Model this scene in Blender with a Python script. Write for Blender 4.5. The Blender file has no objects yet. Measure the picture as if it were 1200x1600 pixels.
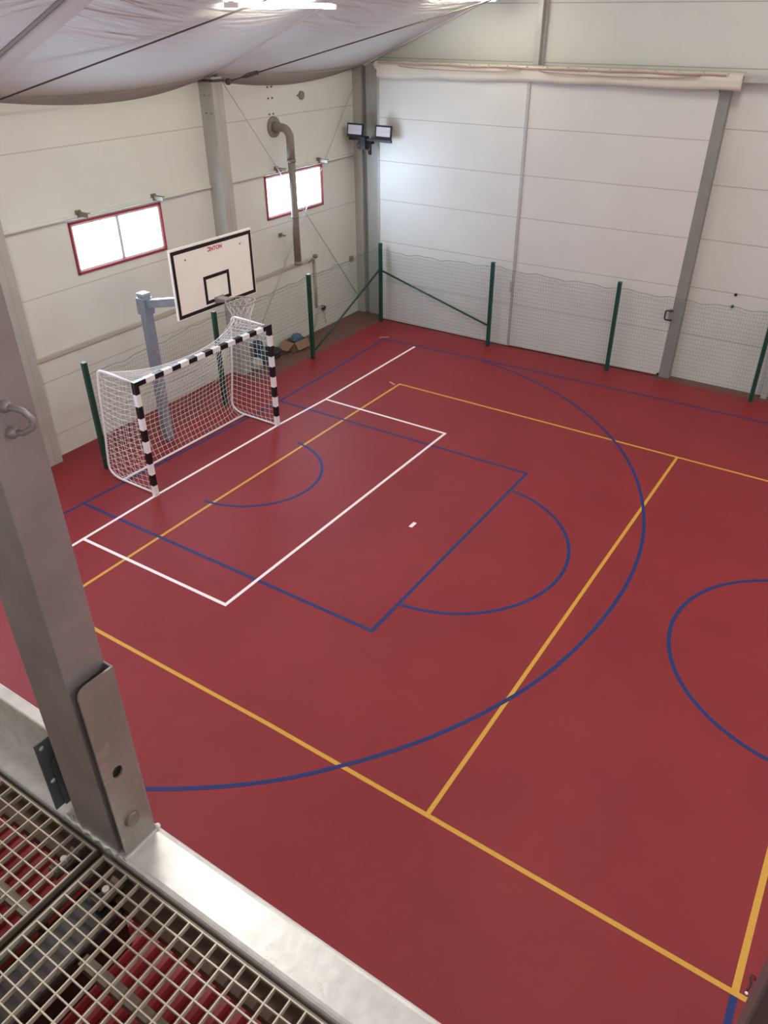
import bpy, bmesh, math, random
from mathutils import Vector, Matrix
random.seed(7)
C = bpy.context.scene.collection
PI = math.pi

# ------------------------------------------------------------------ materials
def lin(c):
    return tuple((v/12.92 if v <= 0.04045 else ((v+0.055)/1.055)**2.4) for v in [x/255 for x in c])

def mat(name, rgb, rough=0.6, metal=0.0, var=0.0, scale=4.0, bump=0.0, bscale=60.0, spec=0.5, emit=0.0, emit_rgb=None, coat=0.0):
    m = bpy.data.materials.new(name); m.use_nodes = True
    nt = m.node_tree; N = nt.nodes; L = nt.links
    b = N['Principled BSDF']
    c = lin(rgb)
    b.inputs['Base Color'].default_value = (*c, 1)
    b.inputs['Roughness'].default_value = rough
    b.inputs['Metallic'].default_value = metal
    b.inputs['Specular IOR Level'].default_value = spec
    if coat: b.inputs['Coat Weight'].default_value = coat
    if emit:
        b.inputs['Emission Color'].default_value = (*(lin(emit_rgb) if emit_rgb else c), 1)
        b.inputs['Emission Strength'].default_value = emit
    if var or bump:
        g = N.new('ShaderNodeNewGeometry')
    if var:
        n = N.new('ShaderNodeTexNoise'); n.inputs['Scale'].default_value = scale; n.inputs['Detail'].default_value = 6
        L.new(g.outputs['Position'], n.inputs['Vector'])
        r = N.new('ShaderNodeValToRGB')
        r.color_ramp.elements[0].position = 0.3; r.color_ramp.elements[1].position = 0.7
        r.color_ramp.elements[0].color = (*[max(0, v*(1-var)) for v in c], 1)
        r.color_ramp.elements[1].color = (*[min(1, v*(1+var)) for v in c], 1)
        L.new(n.outputs['Fac'], r.inputs['Fac']); L.new(r.outputs['Color'], b.inputs['Base Color'])
    if bump:
        n2 = N.new('ShaderNodeTexNoise'); n2.inputs['Scale'].default_value = bscale; n2.inputs['Detail'].default_value = 3
        L.new(g.outputs['Position'], n2.inputs['Vector'])
        bp = N.new('ShaderNodeBump'); bp.inputs['Strength'].default_value = bump; bp.inputs['Distance'].default_value = 0.01
        L.new(n2.outputs['Fac'], bp.inputs['Height']); L.new(bp.outputs['Normal'], b.inputs['Normal'])
    return m

def add_scuffs(m, rgb, lo=0.62, scale=16.0):
    """dark scuff marks and scratches rubbed into a metal surface"""
    nt = m.node_tree; N = nt.nodes; L = nt.links; b = N['Principled BSDF']
    src = b.inputs['Base Color'].links[0].from_socket
    g = N.new('ShaderNodeNewGeometry'); n = N.new('ShaderNodeTexNoise'); n.inputs['Scale'].default_value = scale; n.inputs['Detail'].default_value = 9
    n.inputs['Roughness'].default_value = 0.75; n.inputs['Distortion'].default_value = 0.8
    L.new(g.outputs['Position'], n.inputs['Vector'])
    r = N.new('ShaderNodeMapRange'); r.inputs['From Min'].default_value = lo; r.inputs['From Max'].default_value = lo+0.12; r.inputs['To Max'].default_value = 0.75
    L.new(n.outputs['Fac'], r.inputs['Value'])
    mx = N.new('ShaderNodeMix'); mx.data_type = 'RGBA'; L.new(r.outputs['Result'], mx.inputs[0]); L.new(src, mx.inputs[6]); mx.inputs[7].default_value = (*lin(rgb), 1)
    L.new(mx.outputs[2], b.inputs['Base Color'])
    return m

def panel_mat(name, rgb, seams, seam_rgb, width=0.012, rough=0.45, var=0.03):
    """insulated wall panels: horizontal joints at the given heights"""
    m = mat(name, rgb, rough, 0, var, 1.3)
    nt = m.node_tree; N = nt.nodes; L = nt.links
    b = N['Principled BSDF']
    src = b.inputs['Base Color'].links[0].from_socket
    g = N.new('ShaderNodeNewGeometry'); s = N.new('ShaderNodeSeparateXYZ'); L.new(g.outputs['Position'], s.inputs[0])
    last = None
    for z in seams:
        d = N.new('ShaderNodeMath'); d.operation = 'SUBTRACT'; d.inputs[1].default_value = z; L.new(s.outputs['Z'], d.inputs[0])
        a = N.new('ShaderNodeMath'); a.operation = 'ABSOLUTE'; L.new(d.outputs[0], a.inputs[0])
        if last is None: last = a
        else:
            mn = N.new('ShaderNodeMath'); mn.operation = 'MINIMUM'; L.new(last.outputs[0], mn.inputs[0]); L.new(a.outputs[0], mn.inputs[1]); last = mn
    lt = N.new('ShaderNodeMath'); lt.operation = 'LESS_THAN'; lt.inputs[1].default_value = width; L.new(last.outputs[0], lt.inputs[0])
    mx = N.new('ShaderNodeMix'); mx.data_type = 'RGBA'
    L.new(lt.outputs[0], mx.inputs[0]); L.new(src, mx.inputs[6]); mx.inputs[7].default_value = (*lin(seam_rgb), 1)
    L.new(mx.outputs[2], b.inputs['Base Color'])
    return m

def floor_mat():
    m = bpy.data.materials.new('sports_floor'); m.use_nodes = True
    nt = m.node_tree; N = nt.nodes; L = nt.links; b = N['Principled BSDF']
    b.inputs['Roughness'].default_value = 0.5
    b.inputs['Specular IOR Level'].default_value = 0.28
    g = N.new('ShaderNodeNewGeometry')
    n = N.new('ShaderNodeTexNoise'); n.inputs['Scale'].default_value = 0.55; n.inputs['Detail'].default_value = 7; n.inputs['Roughness'].default_value = 0.65
    L.new(g.outputs['Position'], n.inputs['Vector'])
    r = N.new('ShaderNodeValToRGB'); r.color_ramp.elements[0].position = 0.3; r.color_ramp.elements[1].position = 0.72
    r.color_ramp.elements[0].color = (*lin((128, 37, 42)), 1); r.color_ramp.elements[1].color = (*lin((140, 44, 48)), 1)
    L.new(n.outputs['Fac'], r.inputs['Fac'])
    # older brown surface left unpainted behind the fence
    s = N.new('ShaderNodeSeparateXYZ'); L.new(g.outputs['Position'], s.inputs[0])
    n3 = N.new('ShaderNodeTexNoise'); n3.inputs['Scale'].default_value = 3.0; L.new(g.outputs['Position'], n3.inputs['Vector'])
    def mth(op, a, bb):
        q = N.new('ShaderNodeMath'); q.operation = op
        for i, v in enumerate((a, bb)):
            if isinstance(v, (int, float)): q.inputs[i].default_value = v
            else: L.new(v, q.inputs[i])
        return q.outputs[0]
    wob = mth('MULTIPLY', n3.outputs['Fac'], 0.12)
    a1 = mth('LESS_THAN', mth('ADD', s.outputs['X'], wob), -0.86)
    a2 = mth('GREATER_THAN', s.outputs['Y'], mth('ADD', wob, 2.9))
    left = mth('MULTIPLY', a1, a2)
    far = mth('MULTIPLY', mth('GREATER_THAN', mth('ADD', s.outputs['Y'], wob), 8.03), mth('GREATER_THAN', s.outputs['X'], 6.3))
    k = mth('MAXIMUM', left, far)
    mx = N.new('ShaderNodeMix'); mx.data_type = 'RGBA'; L.new(k, mx.inputs[0]); L.new(r.outputs['Color'], mx.inputs[6])
    mx.inputs[7].default_value = (*lin((112, 70, 62)), 1)
    # fine granule speckle
    n4 = N.new('ShaderNodeTexNoise'); n4.inputs['Scale'].default_value = 90; n4.inputs['Detail'].default_value = 2; L.new(g.outputs['Position'], n4.inputs['Vector'])
    sp = N.new('ShaderNodeMapRange'); sp.inputs['From Min'].default_value = 0.3; sp.inputs['From Max'].default_value = 0.7
    sp.inputs['To Min'].default_value = 0.9; sp.inputs['To Max'].default_value = 1.1; L.new(n4.outputs['Fac'], sp.inputs['Value'])
    mul = N.new('ShaderNodeMix'); mul.data_type = 'RGBA'; mul.blend_type = 'MULTIPLY'; mul.inputs[0].default_value = 1
    L.new(mx.outputs[2], mul.inputs[6]); L.new(sp.outputs['Result'], mul.inputs[7])
    L.new(mul.outputs[2], b.inputs['Base Color'])
    bp = N.new('ShaderNodeBump'); bp.inputs['Strength'].default_value = 0.25; bp.inputs['Distance'].default_value = 0.004
    L.new(n4.outputs['Fac'], bp.inputs['Height']); L.new(bp.outputs['Normal'], b.inputs['Normal'])
    return m

def fabric_mat():
    m = mat('roof_membrane', (210, 208, 203), 0.6, 0, 0.03, 0.6)
    nt = m.node_tree; N = nt.nodes; L = nt.links; b = N['Principled BSDF']
    g = N.new('ShaderNodeNewGeometry')
    mp = N.new('ShaderNodeMapping'); mp.inputs['Scale'].default_value = (6.0, 0.7, 0.0); L.new(g.outputs['Position'], mp.inputs['Vector'])
    n = N.new('ShaderNodeTexNoise'); n.inputs['Scale'].default_value = 1.0; n.inputs['Detail'].default_value = 3; n.inputs['Distortion'].default_value = 0.6
    L.new(mp.outputs[0], n.inputs['Vector'])
    s = N.new('ShaderNodeSeparateXYZ'); L.new(g.outputs['Position'], s.inputs[0])
    mr = N.new('ShaderNodeMapRange'); mr.inputs['From Min'].default_value = -0.1; mr.inputs['From Max'].default_value = 1.3; L.new(s.outputs['X'], mr.inputs['Value'])
    mu = N.new('ShaderNodeMath'); mu.operation = 'MULTIPLY'; L.new(n.outputs['Fac'], mu.inputs[0]); L.new(mr.outputs['Result'], mu.inputs[1])
    bp = N.new('ShaderNodeBump'); bp.inputs['Strength'].default_value = 1.0; bp.inputs['Distance'].default_value = 0.14
    L.new(mu.outputs[0], bp.inputs['Height']); L.new(bp.outputs['Normal'], b.inputs['Normal'])
    return m

WALL_RGB = (220, 221, 211)
M = {}
M['floor'] = floor_mat()
M['wall_left'] = panel_mat('cream_panels_side', WALL_RGB, (0.42, 1.42, 2.87, 5.08), (194, 191, 179), 0.010)
M['wall_far'] = panel_mat('cream_panels_gable', (208, 208, 199), (1.03, 2.04, 3.03, 4.07, 5.08, 6.09, 7.13, 8.15, 9.2), (172, 169, 160), 0.010)
M['door'] = panel_mat('cream_door_panels', (212, 211, 204), (1.05, 2.05, 3.05, 3.94, 4.88), (178, 175, 166), 0.009)
M['plain_wall'] = mat('cream_wall', WALL_RGB, 0.5, 0, 0.03, 1)
M['fabric'] = fabric_mat()
M['fabric_strip'] = mat('membrane_strip', (202, 196, 190), 0.65, 0, 0.03, 1)
M['strip_dark'] = mat('dark_membrane_keder', (132, 122, 116), 0.65, 0, 0.03, 1)
M['flap'] = mat('cream_tarpaulin', (212, 205, 190), 0.6, 0, 0.04, 3, 0.4, 7)
M['rope'] = mat('tan_rope', (176, 150, 136), 0.8)
M['steel'] = mat('grey_painted_steel', (176, 175, 167), 0.5, 0.0, 0.06, 3)
M['steel_light'] = mat('light_grey_steel', (178, 178, 174), 0.45, 0.2, 0.05, 3)
M['steel_dark'] = mat('dark_grey_profile', (136, 135, 129), 0.5, 0.0, 0.06, 3)
M['galv'] = mat('galvanised_steel', (166, 161, 161), 0.42, 0.5, 0.12, 9, 0.05, 30)
M['galv_bright'] = mat('bright_galvanised_beam', (226, 226, 222), 0.38, 0.35, 0.10, 26, 0.06, 40)
add_scuffs(M['galv_bright'], (146, 138, 128))
add_scuffs(M['galv'], (176, 168, 160), 0.60, 11.0)
M['galv_warm'] = add_scuffs(mat('warm_galvanised_plate', (160, 154, 147), 0.42, 0.45, 0.12, 9, 0.05, 30), (190, 180, 168), 0.56, 14.0)
M['galv_dull'] = mat('dull_galvanised', (136, 126, 116), 0.5, 0.5, 0.14, 12, 0.08, 40)
M['grate'] = mat('galvanised_grating', (208, 200, 182), 0.42, 0.3, 0.12, 20)
M['bracket'] = mat('zinc_bracket', (98, 106, 106), 0.45, 0.15, 0.08, 15)
M['post_blue'] = mat('blue_grey_galvanised', (150, 160, 172), 0.45, 0.45, 0.10, 10)
M['green'] = mat('green_powder_coat', (10, 66, 50), 0.4, 0, 0.05, 4)
M['green_wire'] = mat('green_coated_wire', (78, 116, 104), 0.5)
M['white'] = mat('white_gloss_paint', (244, 244, 244), 0.35)
M['black'] = mat('black_gloss_paint', (20, 20, 24), 0.35)
M['net'] = mat('white_cord', (244, 244, 242), 0.8)
M['board'] = mat('backboard_cream', (250, 250, 242), 0.4, 0, 0.02, 2)
M['red_print'] = mat('red_print', (196, 44, 54), 0.5)
M['window_red'] = mat('dark_red_frame', (150, 40, 56), 0.5)
M['sash'] = mat('white_plastic_sash', (222, 220, 220), 0.4)
M['pane'] = mat('daylit_glass', (255, 255, 255), 0.2, emit=44, emit_rgb=(206, 229, 255))
M['tube'] = mat('lit_fluorescent_tube', (255, 255, 255), 0.4, emit=90.0, emit_rgb=(255, 248, 232))
M['lamp_body'] = mat('white_lamp_body', (232, 230, 226), 0.5)
M['pipe'] = mat('grey_flue_pipe', (140, 134, 124), 0.7, 0.0, 0.08, 8, spec=0.2)
M['pvc'] = mat('grey_water_pipe', (186, 178, 166), 0.55)
M['cable'] = mat('dark_steel_cable', (74, 66, 64), 0.5, 0.3)
M['rod'] = mat('grey_brace_rod', (186, 184, 176), 0.5, 0.1)
M['black_metal'] = mat('black_metal', (26, 26, 30), 0.45)
M['lens'] = mat('floodlight_glass', (206, 206, 220), 0.2, 0, 0, spec=0.6)
M['card'] = mat('cardboard', (158, 116, 88), 0.85, 0, 0.08, 6)
M['blue_tarp'] = mat('blue_tarpaulin', (62, 96, 128), 0.55, 0, 0.1, 8, 0.5, 14)
M['black_bag'] = mat('black_bag_fabric', (38, 34, 36), 0.7, 0, 0.1, 8, 0.5, 18)
M['teal'] = mat('dark_teal_plastic', (30, 62, 84), 0.5, 0, 0.1, 6)
M['sack'] = mat('grey_white_sack', (178, 178, 174), 0.8, 0, 0.08, 8, 0.5, 16)
M['red_sheet'] = mat('red_trapezoid_sheet', (140, 44, 47), 0.5, 0, 0.10, 3)
M['band'] = mat('dull_grating_band', (128, 120, 108), 0.5, 0.3, 0.1, 20)
M['bearer'] = mat('dark_rolled_steel', (56, 52, 48), 0.35, 0.3, 0.1, 8)
M['post_shaded'] = mat('shade_darkened_steel', (104, 84, 84), 0.5, 0.2, 0.08, 8)  # post steel with shade put into its base colour
M['brown'] = mat('brown_ledge', (104, 82, 74), 0.6, 0.2, 0.1, 8)
M['yellow_line'] = mat('yellow_floor_paint', (206, 156, 50), 0.5, 0, 0.05, 30)
M['blue_line'] = mat('blue_floor_paint', (26, 48, 106), 0.55, 0, 0.06, 30, spec=0.3)
M['white_line'] = mat('white_floor_paint', (246, 240, 240), 0.5, 0, 0.03, 30)
M['pink_line'] = mat('worn_white_paint', (206, 146, 142), 0.6, 0, 0.1, 30)

# ------------------------------------------------------------------ mesh builder
class MB:
    def __init__(s): s.v = []; s.f = []; s.m = []; s.sm = []
    def add(s, vs, fs, mi=0, smooth=False):
        o = len(s.v); s.v += [tuple(v) for v in vs]
        for f in fs: s.f.append(tuple(i+o for i in f)); s.m.append(mi); s.sm.append(smooth)
        return s
    def hexa(s, p, mi=0):
        return s.add(p, [(3,2,1,0),(4,5,6,7),(0,1,5,4),(1,2,6,5),(2,3,7,6),(3,0,4,7)], mi)
    def box(s, x0, x1, y0, y1, z0, z1, mi=0):
        return s.hexa([(x0,y0,z0),(x1,y0,z0),(x1,y1,z0),(x0,y1,z0),(x0,y0,z1),(x1,y0,z1),(x1,y1,z1),(x0,y1,z1)], mi)
    def bar(s, a, b, w, h, mi=0, up=(0,0,1)):
        """rectangular bar from a to b, w sideways, h along up"""
        a = Vector(a); b = Vector(b); d = (b-a).normalized(); u = Vector(up)
        sd = d.cross(u)
        if sd.length < 1e-4: sd = d.cross(Vector((1,0,0)))
        sd.normalize(); u = sd.cross(d).normalized()
        q = [(-1,-1),(1,-1),(1,1),(-1,1)]
        vs = [a+sd*(w/2*i)+u*(h/2*j) for i,j in q]+[b+sd*(w/2*i)+u*(h/2*j) for i,j in q]
        return s.add(vs, [(3,2,1,0),(4,5,6,7),(0,1,5,4),(1,2,6,5),(2,3,7,6),(3,0,4,7)], mi)
    def tube(s, pts, r, n=8, mi=0, cap=True, closed=False, smooth=True):
        P = [Vector(p) for p in pts]; k = len(P); rings = []
        prev = None
        for i, p in enumerate(P):
            if closed: t = (P[(i+1) % k]-P[i-1])
            else: t = (P[min(i+1, k-1)]-P[max(i-1, 0)])
            t.normalize()
            if prev is None:
                u = t.cross(Vector((0,0,1)))
                if u.length < 1e-3: u = t.cross(Vector((1,0,0)))
            else:
                u = prev - t*prev.dot(t)
                if u.length < 1e-6: u = t.cross(Vector((0,0,1)))
            u.normalize(); prev = u; w = t.cross(u)
            rr = r[i] if isinstance(r, (list, tuple)) else r
            rings.append([p+u*(rr*math.cos(2*PI*j/n))+w*(rr*math.sin(2*PI*j/n)) for j in range(n)])
        vs = [v for rg in rings for v in rg]; fs = []
        for i in range(k if closed else k-1):
            a = i*n; b = ((i+1) % k)*n
            for j in range(n):
                fs.append((a+j, a+(j+1) % n, b+(j+1) % n, b+j))
        s.add(vs, fs, mi, smooth)
        if cap and not closed:
            o = len(s.v)-len(vs)
            s.f.append(tuple(o+j for j in reversed(range(n)))); s.m.append(mi); s.sm.append(False)
            s.f.append(tuple(o+(k-1)*n+j for j in range(n))); s.m.append(mi); s.sm.append(False)
        return s
    def cyl(s, a, b, r, n=20, mi=0): return s.tube([a, b], r, n, mi)
    def ball(s, c, r, mi=0, nu=12, nv=8, sc=(1,1,1), fn=None):
        vs = []; fs = []
        for i in range(nv+1):
            th = PI*i/nv
            for j in range(nu):
                ph = 2*PI*j/nu
                d = Vector((math.sin(th)*math.cos(ph), math.sin(th)*math.sin(ph), math.cos(th)))
                k = fn(d) if fn else 1
                vs.append((c[0]+r*sc[0]*d.x*k, c[1]+r*sc[1]*d.y*k, c[2]+r*sc[2]*d.z*k))
        for i in range(nv):
            for j in range(nu):
                fs.append((i*nu+j, (i+1)*nu+j, (i+1)*nu+(j+1) % nu, i*nu+(j+1) % nu))
        return s.add(vs, fs, mi, True)
    def ribbon(s, pts, w, z0, z1, mi=0, closed=False):
        """painted line on the floor: pts are (x, y)"""
        P = [Vector((p[0], p[1])) for p in pts]; k = len(P); Lft = []; Rgt = []
        for i in range(k):
            if closed: a = P[i-1]; b = P[(i+1) % k]
            else: a = P[max(i-1, 0)]; b = P[min(i+1, k-1)]
            d1 = (P[i]-a); d2 = (b-P[i])
            if d1.length < 1e-9: d1 = d2
            if d2.length < 1e-9: d2 = d1
            d1.normalize(); d2.normalize()
            n1 = Vector((-d1.y, d1.x)); n2 = Vector((-d2.y, d2.x)); n = (n1+n2)
            n.normalize(); sc = 1/max(0.4, n.dot(n1))
            Lft.append(P[i]+n*(w/2*sc)); Rgt.append(P[i]-n*(w/2*sc))
        vs = []
        for i in range(k): vs += [(Lft[i].x,Lft[i].y,z0),(Lft[i].x,Lft[i].y,z1),(Rgt[i].x,Rgt[i].y,z1),(Rgt[i].x,Rgt[i].y,z0)]
        fs = []
        for i in range(k if closed else k-1):
            a = 4*i; b = 4*((i+1) % k)
            fs += [(a,a+1,b+1,b),(a+1,a+2,b+2,b+1),(a+2,a+3,b+3,b+2)]
        if not closed: fs += [(0,3,2,1),(4*k-4,4*k-3,4*k-2,4*k-1)]
        return s.add(vs, fs, mi)

ORIG = {}
def obj(name, mb, mats, parent=None, bevel=0.0, kind=None, label=None, cat=None, group=None, origin=None, seg=2):
    me = bpy.data.meshes.new(name)
    if parent is not None: o0 = Vector(ORIG[parent.name])
    elif origin is not None: o0 = Vector(origin)
    else:
        xs = [v[0] for v in mb.v]; ys = [v[1] for v in mb.v]; zs = [v[2] for v in mb.v]
        o0 = Vector(((min(xs)+max(xs))/2, (min(ys)+max(ys))/2, min(zs)))
    me.from_pydata([tuple(Vector(v)-o0) for v in mb.v], [], mb.f)
    if not isinstance(mats, (list, tuple)): mats = [mats]
    for m in mats: me.materials.append(M[m] if isinstance(m, str) else m)
    me.polygons.foreach_set('material_index', mb.m)
    me.polygons.foreach_set('use_smooth', mb.sm)
    me.update()
    bm = bmesh.new(); bm.from_mesh(me); bmesh.ops.recalc_face_normals(bm, faces=bm.faces); bm.to_mesh(me); bm.free()
    o = bpy.data.objects.new(name, me); C.objects.link(o)
    ORIG[o.name] = o0
    if parent is not None: o.parent = parent
    else: o.location = o0
    if bevel:
        b = o.modifiers.new('bevel', 'BEVEL'); b.width = bevel; b.segments = seg; b.limit_method = 'ANGLE'; b.angle_limit = math.radians(40)
    if kind: o['kind'] = kind
    if label: o['label'] = label
    if cat: o['category'] = cat
    if group: o['group'] = group
    return o

def thing(name, label, cat, loc, group=None, kind=None):
    o = bpy.data.objects.new(name, None); C.objects.link(o); o.empty_display_size = 0.2
    o.location = loc; ORIG[o.name] = Vector(loc)
    o['label'] = label; o['category'] = cat
    if group: o['group'] = group
    if kind: o['kind'] = kind
    return o

def W(s, d, z):
    """point on the left wall: s along it, d out of it into the hall"""
    return (-1.70-0.02*(s+1.7)+d, s+0.02*d, z)
def wbox(mb, s0, s1, d0, d1, z0, z1, mi=0):
    return mb.hexa([W(s0,d0,z0),W(s1,d0,z0),W(s1,d1,z0),W(s0,d1,z0),W(s0,d0,z1),W(s1,d0,z1),W(s1,d1,z1),W(s0,d1,z1)], mi)
def copy_tree(o, parent=None):
    c = o.copy(); C.objects.link(c); ORIG[c.name] = ORIG.get(o.name, Vector((0,0,0)))
    if parent is not None: c.parent = parent
    for ch in [q for q in bpy.data.objects if q.parent == o]: copy_tree(ch, c)
    return c

# ------------------------------------------------------------------ setting: shell
YF = 8.25; YN = -13.6; XR = 23.3; XC = 10.8
def roof_z(x): return 5.97+0.40*((x if x <= XC else 2*XC-x)+1.5)

fl = obj('floor', MB().box(-2.2, XR+0.3, YN-0.2, YF+0.3, -0.12, 0.0), 'floor', kind='structure', origin=(0,0,0),
         label='red sports hall floor with painted court lines')

mb = MB()
WIN = [(-0.43, 1.61, 3.06, 3.90), (4.66, 6.71, 3.04, 3.935), (-5.5, -3.46, 3.06, 3.90), (-10.5, -8.46, 3.06, 3.90)]
ys = sorted([YN]+[v for w in WIN for v in w[:2]]+[YF+0.15])
for a, b in zip(ys[:-1], ys[1:]):
    hole = [w for w in WIN if abs(w[0]-a) < 1e-6]
    if hole:
        w = hole[0]
        wbox(mb, a, b, -0.12, 0, 0, w[2]); wbox(mb, a, b, -0.12, 0, w[3], 6.25)
    else: wbox(mb, a, b, -0.12, 0, 0, 6.25)
obj('wall_left', mb, 'wall_left', kind='structure', label='cream panelled side wall with two small windows')

def gable(mb, y0, y1):
    P = [(-2.1, 0), (XR+0.1, 0), (XR+0.1, roof_z(XR)+0.3), (XC, roof_z(XC)+0.3), (-2.1, roof_z(-2.1)+0.3)]
    n = len(P); vs = [(x, y0, z) for x, z in P]+[(x, y1, z) for x, z in P]
    fs = [tuple(range(n)), tuple(range(2*n-1, n-1, -1))]+[(i, (i+1) % n, n+(i+1) % n, n+i) for i in range(n)]
    return mb.add(vs, fs)
obj('wall_far', gable(MB(), YF, YF+0.12), 'wall_far', kind='structure', label='cream panelled gable wall behind the sliding doors')
def near_wall():
    mb = MB(); wx0, wx1, wz0, wz1 = 13.2, 22.2, 0.6, 3.4
    mb.box(-2.1, wx0, YN-0.12, YN, 0, 6.0); mb.box(wx1, XR+0.1, YN-0.12, YN, 0, 6.0)
    mb.box(wx0, wx1, YN-0.12, YN, 0, wz0); mb.box(wx0, wx1, YN-0.12, YN, wz1, 6.0)
    P = [(-2.1, 6.0), (XR+0.1, 6.0), (XC, roof_z(XC)+0.3)]
    vs = [(x, YN-0.12, z) for x, z in P]+[(x, YN, z) for x, z in P]
    mb.add(vs, [(0, 1, 2), (5, 4, 3), (0, 3, 4, 1), (1, 4, 5, 2), (2, 5, 3, 0)])
    t = thing('window_5', 'added unseen fill-light window in the wall behind the walkway', 'window', (17.7, YN-0.06, wz0), kind='structure')  # unseen window added to supply cool fill light from the front
    m = MB()
    for i in range(4):
        x = wx0+(wx1-wx0)*i/3; m.box(max(wx0, x-0.05), min(wx1, x+0.05), YN-0.10, YN+0.01, wz0, wz1)
    m.box(wx0, wx1, YN-0.10, YN+0.01, wz0, wz0+0.06); m.box(wx0, wx1, YN-0.10, YN+0.01, wz1-0.06, wz1)
    obj('sash', m, 'sash', t)
    for i in range(3):
        a = wx0+(wx1-wx0)*i/3+0.05; b = wx0+(wx1-wx0)*(i+1)/3-0.05
        obj('pane', MB().box(a, b, YN-0.07, YN-0.055, wz0+0.06, wz1-0.06), 'fill_pane', t)
    return mb
M['fill_pane'] = mat('fill_window_glass', (255, 255, 255), 0.2, emit=7, emit_rgb=(206, 229, 255))  # glowing glass of the added fill-light window
obj('wall_near', near_wall(), 'plain_wall', kind='structure')
obj('wall_right', MB().box(XR, XR+0.12, YN, YF, 0, 6.3), 'plain_wall', kind='structure')

# windows ------------------------------------------------------------
def window(idx, w, lab):
    s0, s1, z0, z1 = w
    t = thing('window_%d' % idx, lab, 'window', W((s0+s1)/2, 0, z0), kind='structure')
    e = 0.018
    m = MB()
    for a in ((s0-e, s1+e, z0-e, z0+0.015), (s0-e, s1+e, z1-0.015, z1+e), (s0-e, s0+0.015, z0-e, z1+e), (s1-0.015, s1+e, z0-e, z1+e)):
        wbox(m, a[0], a[1], -0.05, 0.025, a[2], a[3])
    obj('window_frame', m, 'window_red', t)
    m = MB(); i0, i1, j0, j1 = s0+0.02, s1-0.02, z0+0.02, z1-0.02; mid = (s0+s1)/2
    for a in ((i0, i1, j0, j0+0.04), (i0, i1, j1-0.04, j1), (i0, i0+0.04, j0, j1), (i1-0.04, i1, j0, j1), (mid-0.035, mid+0.035, j0, j1)):
        wbox(m, a[0], a[1], -0.06, 0.005, a[2], a[3])
    obj('sash', m, 'sash', t)
    for a, b in ((i0+0.04, mid-0.035), (mid+0.035, i1-0.04)):
        obj('pane', wbox(MB(), a, b, -0.05, -0.038, j0+0.04, j1-0.04), 'pane', t)
window(1, WIN[0], 'bright two-pane window left of the backboard')
window(2, WIN[1], 'bright two-pane window behind the vertical flue pipe')
window(3, WIN[2], 'bright two-pane window nearest the walkway')
window(4, WIN[3], 'bright two-pane window beside the walkway end')

# roof membrane --------------------------------------------------------
FR = [-11.9, -6.9, -1.9, 3.1, 8.12]
def sag(x, y):
    for a, b in zip(FR[:-1], FR[1:]):
        if a <= y <= b:
            t = (y-a)/(b-a); k = 4*t*(1-t)
            A = 0.16 if a < 3 else 0.07
            grow = min(1.0, 0.75+0.25*(x+1.6)/2.0)
            return A*k*(1+0.6*max(0, min(1, (x+1.6)/2)))*grow
    return 0
def ceil_side(name, mirror, lab):
    mb = MB(); ysg = []
    for a, b in zip(FR[:-1], FR[1:]): ysg += [a+(b-a)*i/20 for i in range(20)]
    ysg = [YN]+ysg+[FR[-1], YF]
    cols = []
    for y in ysg:
        s0 = sag(-1.6, y); col = []
        # valance tucked back to the wall under the fold
        col.append((-1.61, roof_z(-1.6)-1.0*s0))
        xs = [-1.55+0.12*i for i in range(1, 40)]+[3.3+0.5*i for i in range(15)]+[XC]
        for x in xs: col.append((x, roof_z(x)-sag(x, y)))
        cols.append([((2*XC-1.9+0.2-(x+0.1)) if False else (x if not mirror else 2*XC-x), y, z) for x, z in col])
    nc = len(cols[0]); vs = [p for c in cols for p in c]; fs = []
    for i in range(len(cols)-1):
        for j in range(nc-1):
            fs.append((i*nc+j, i*nc+j+1, (i+1)*nc+j+1, (i+1)*nc+j))
    mb.add(vs, fs, 0, True)
    o = obj(name, mb, 'fabric', kind='structure', label=lab)
    sd = o.modifiers.new('thickness', 'SOLIDIFY'); sd.thickness = 0.004; sd.offset = 1
    return o
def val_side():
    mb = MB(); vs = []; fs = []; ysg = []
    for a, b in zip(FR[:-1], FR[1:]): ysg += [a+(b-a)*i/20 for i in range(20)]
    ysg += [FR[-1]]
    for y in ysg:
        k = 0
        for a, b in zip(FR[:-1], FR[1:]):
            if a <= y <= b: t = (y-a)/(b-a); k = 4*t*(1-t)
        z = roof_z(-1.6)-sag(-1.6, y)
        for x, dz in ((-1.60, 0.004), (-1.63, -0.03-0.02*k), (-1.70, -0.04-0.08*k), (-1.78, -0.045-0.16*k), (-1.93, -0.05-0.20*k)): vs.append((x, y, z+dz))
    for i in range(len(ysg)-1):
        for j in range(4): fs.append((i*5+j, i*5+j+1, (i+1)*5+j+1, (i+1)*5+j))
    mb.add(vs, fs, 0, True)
    o = obj('trim_9', mb, 'valance', kind='structure', label='membrane edge tucked back to the side wall, greyed to include its shadow')
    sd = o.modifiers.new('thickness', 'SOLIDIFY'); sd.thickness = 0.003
M['valance'] = mat('shaded_membrane_edge', (150, 146, 138), 0.7, 0, 0.04, 2)  # membrane edge; its grey and depth also stand for the fold's shadow
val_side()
ceil = ceil_side('ceiling', False, 'sagging white tent membrane roof')
ceil_side('ceiling', True, 'sagging white tent membrane roof, far slope')
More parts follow.
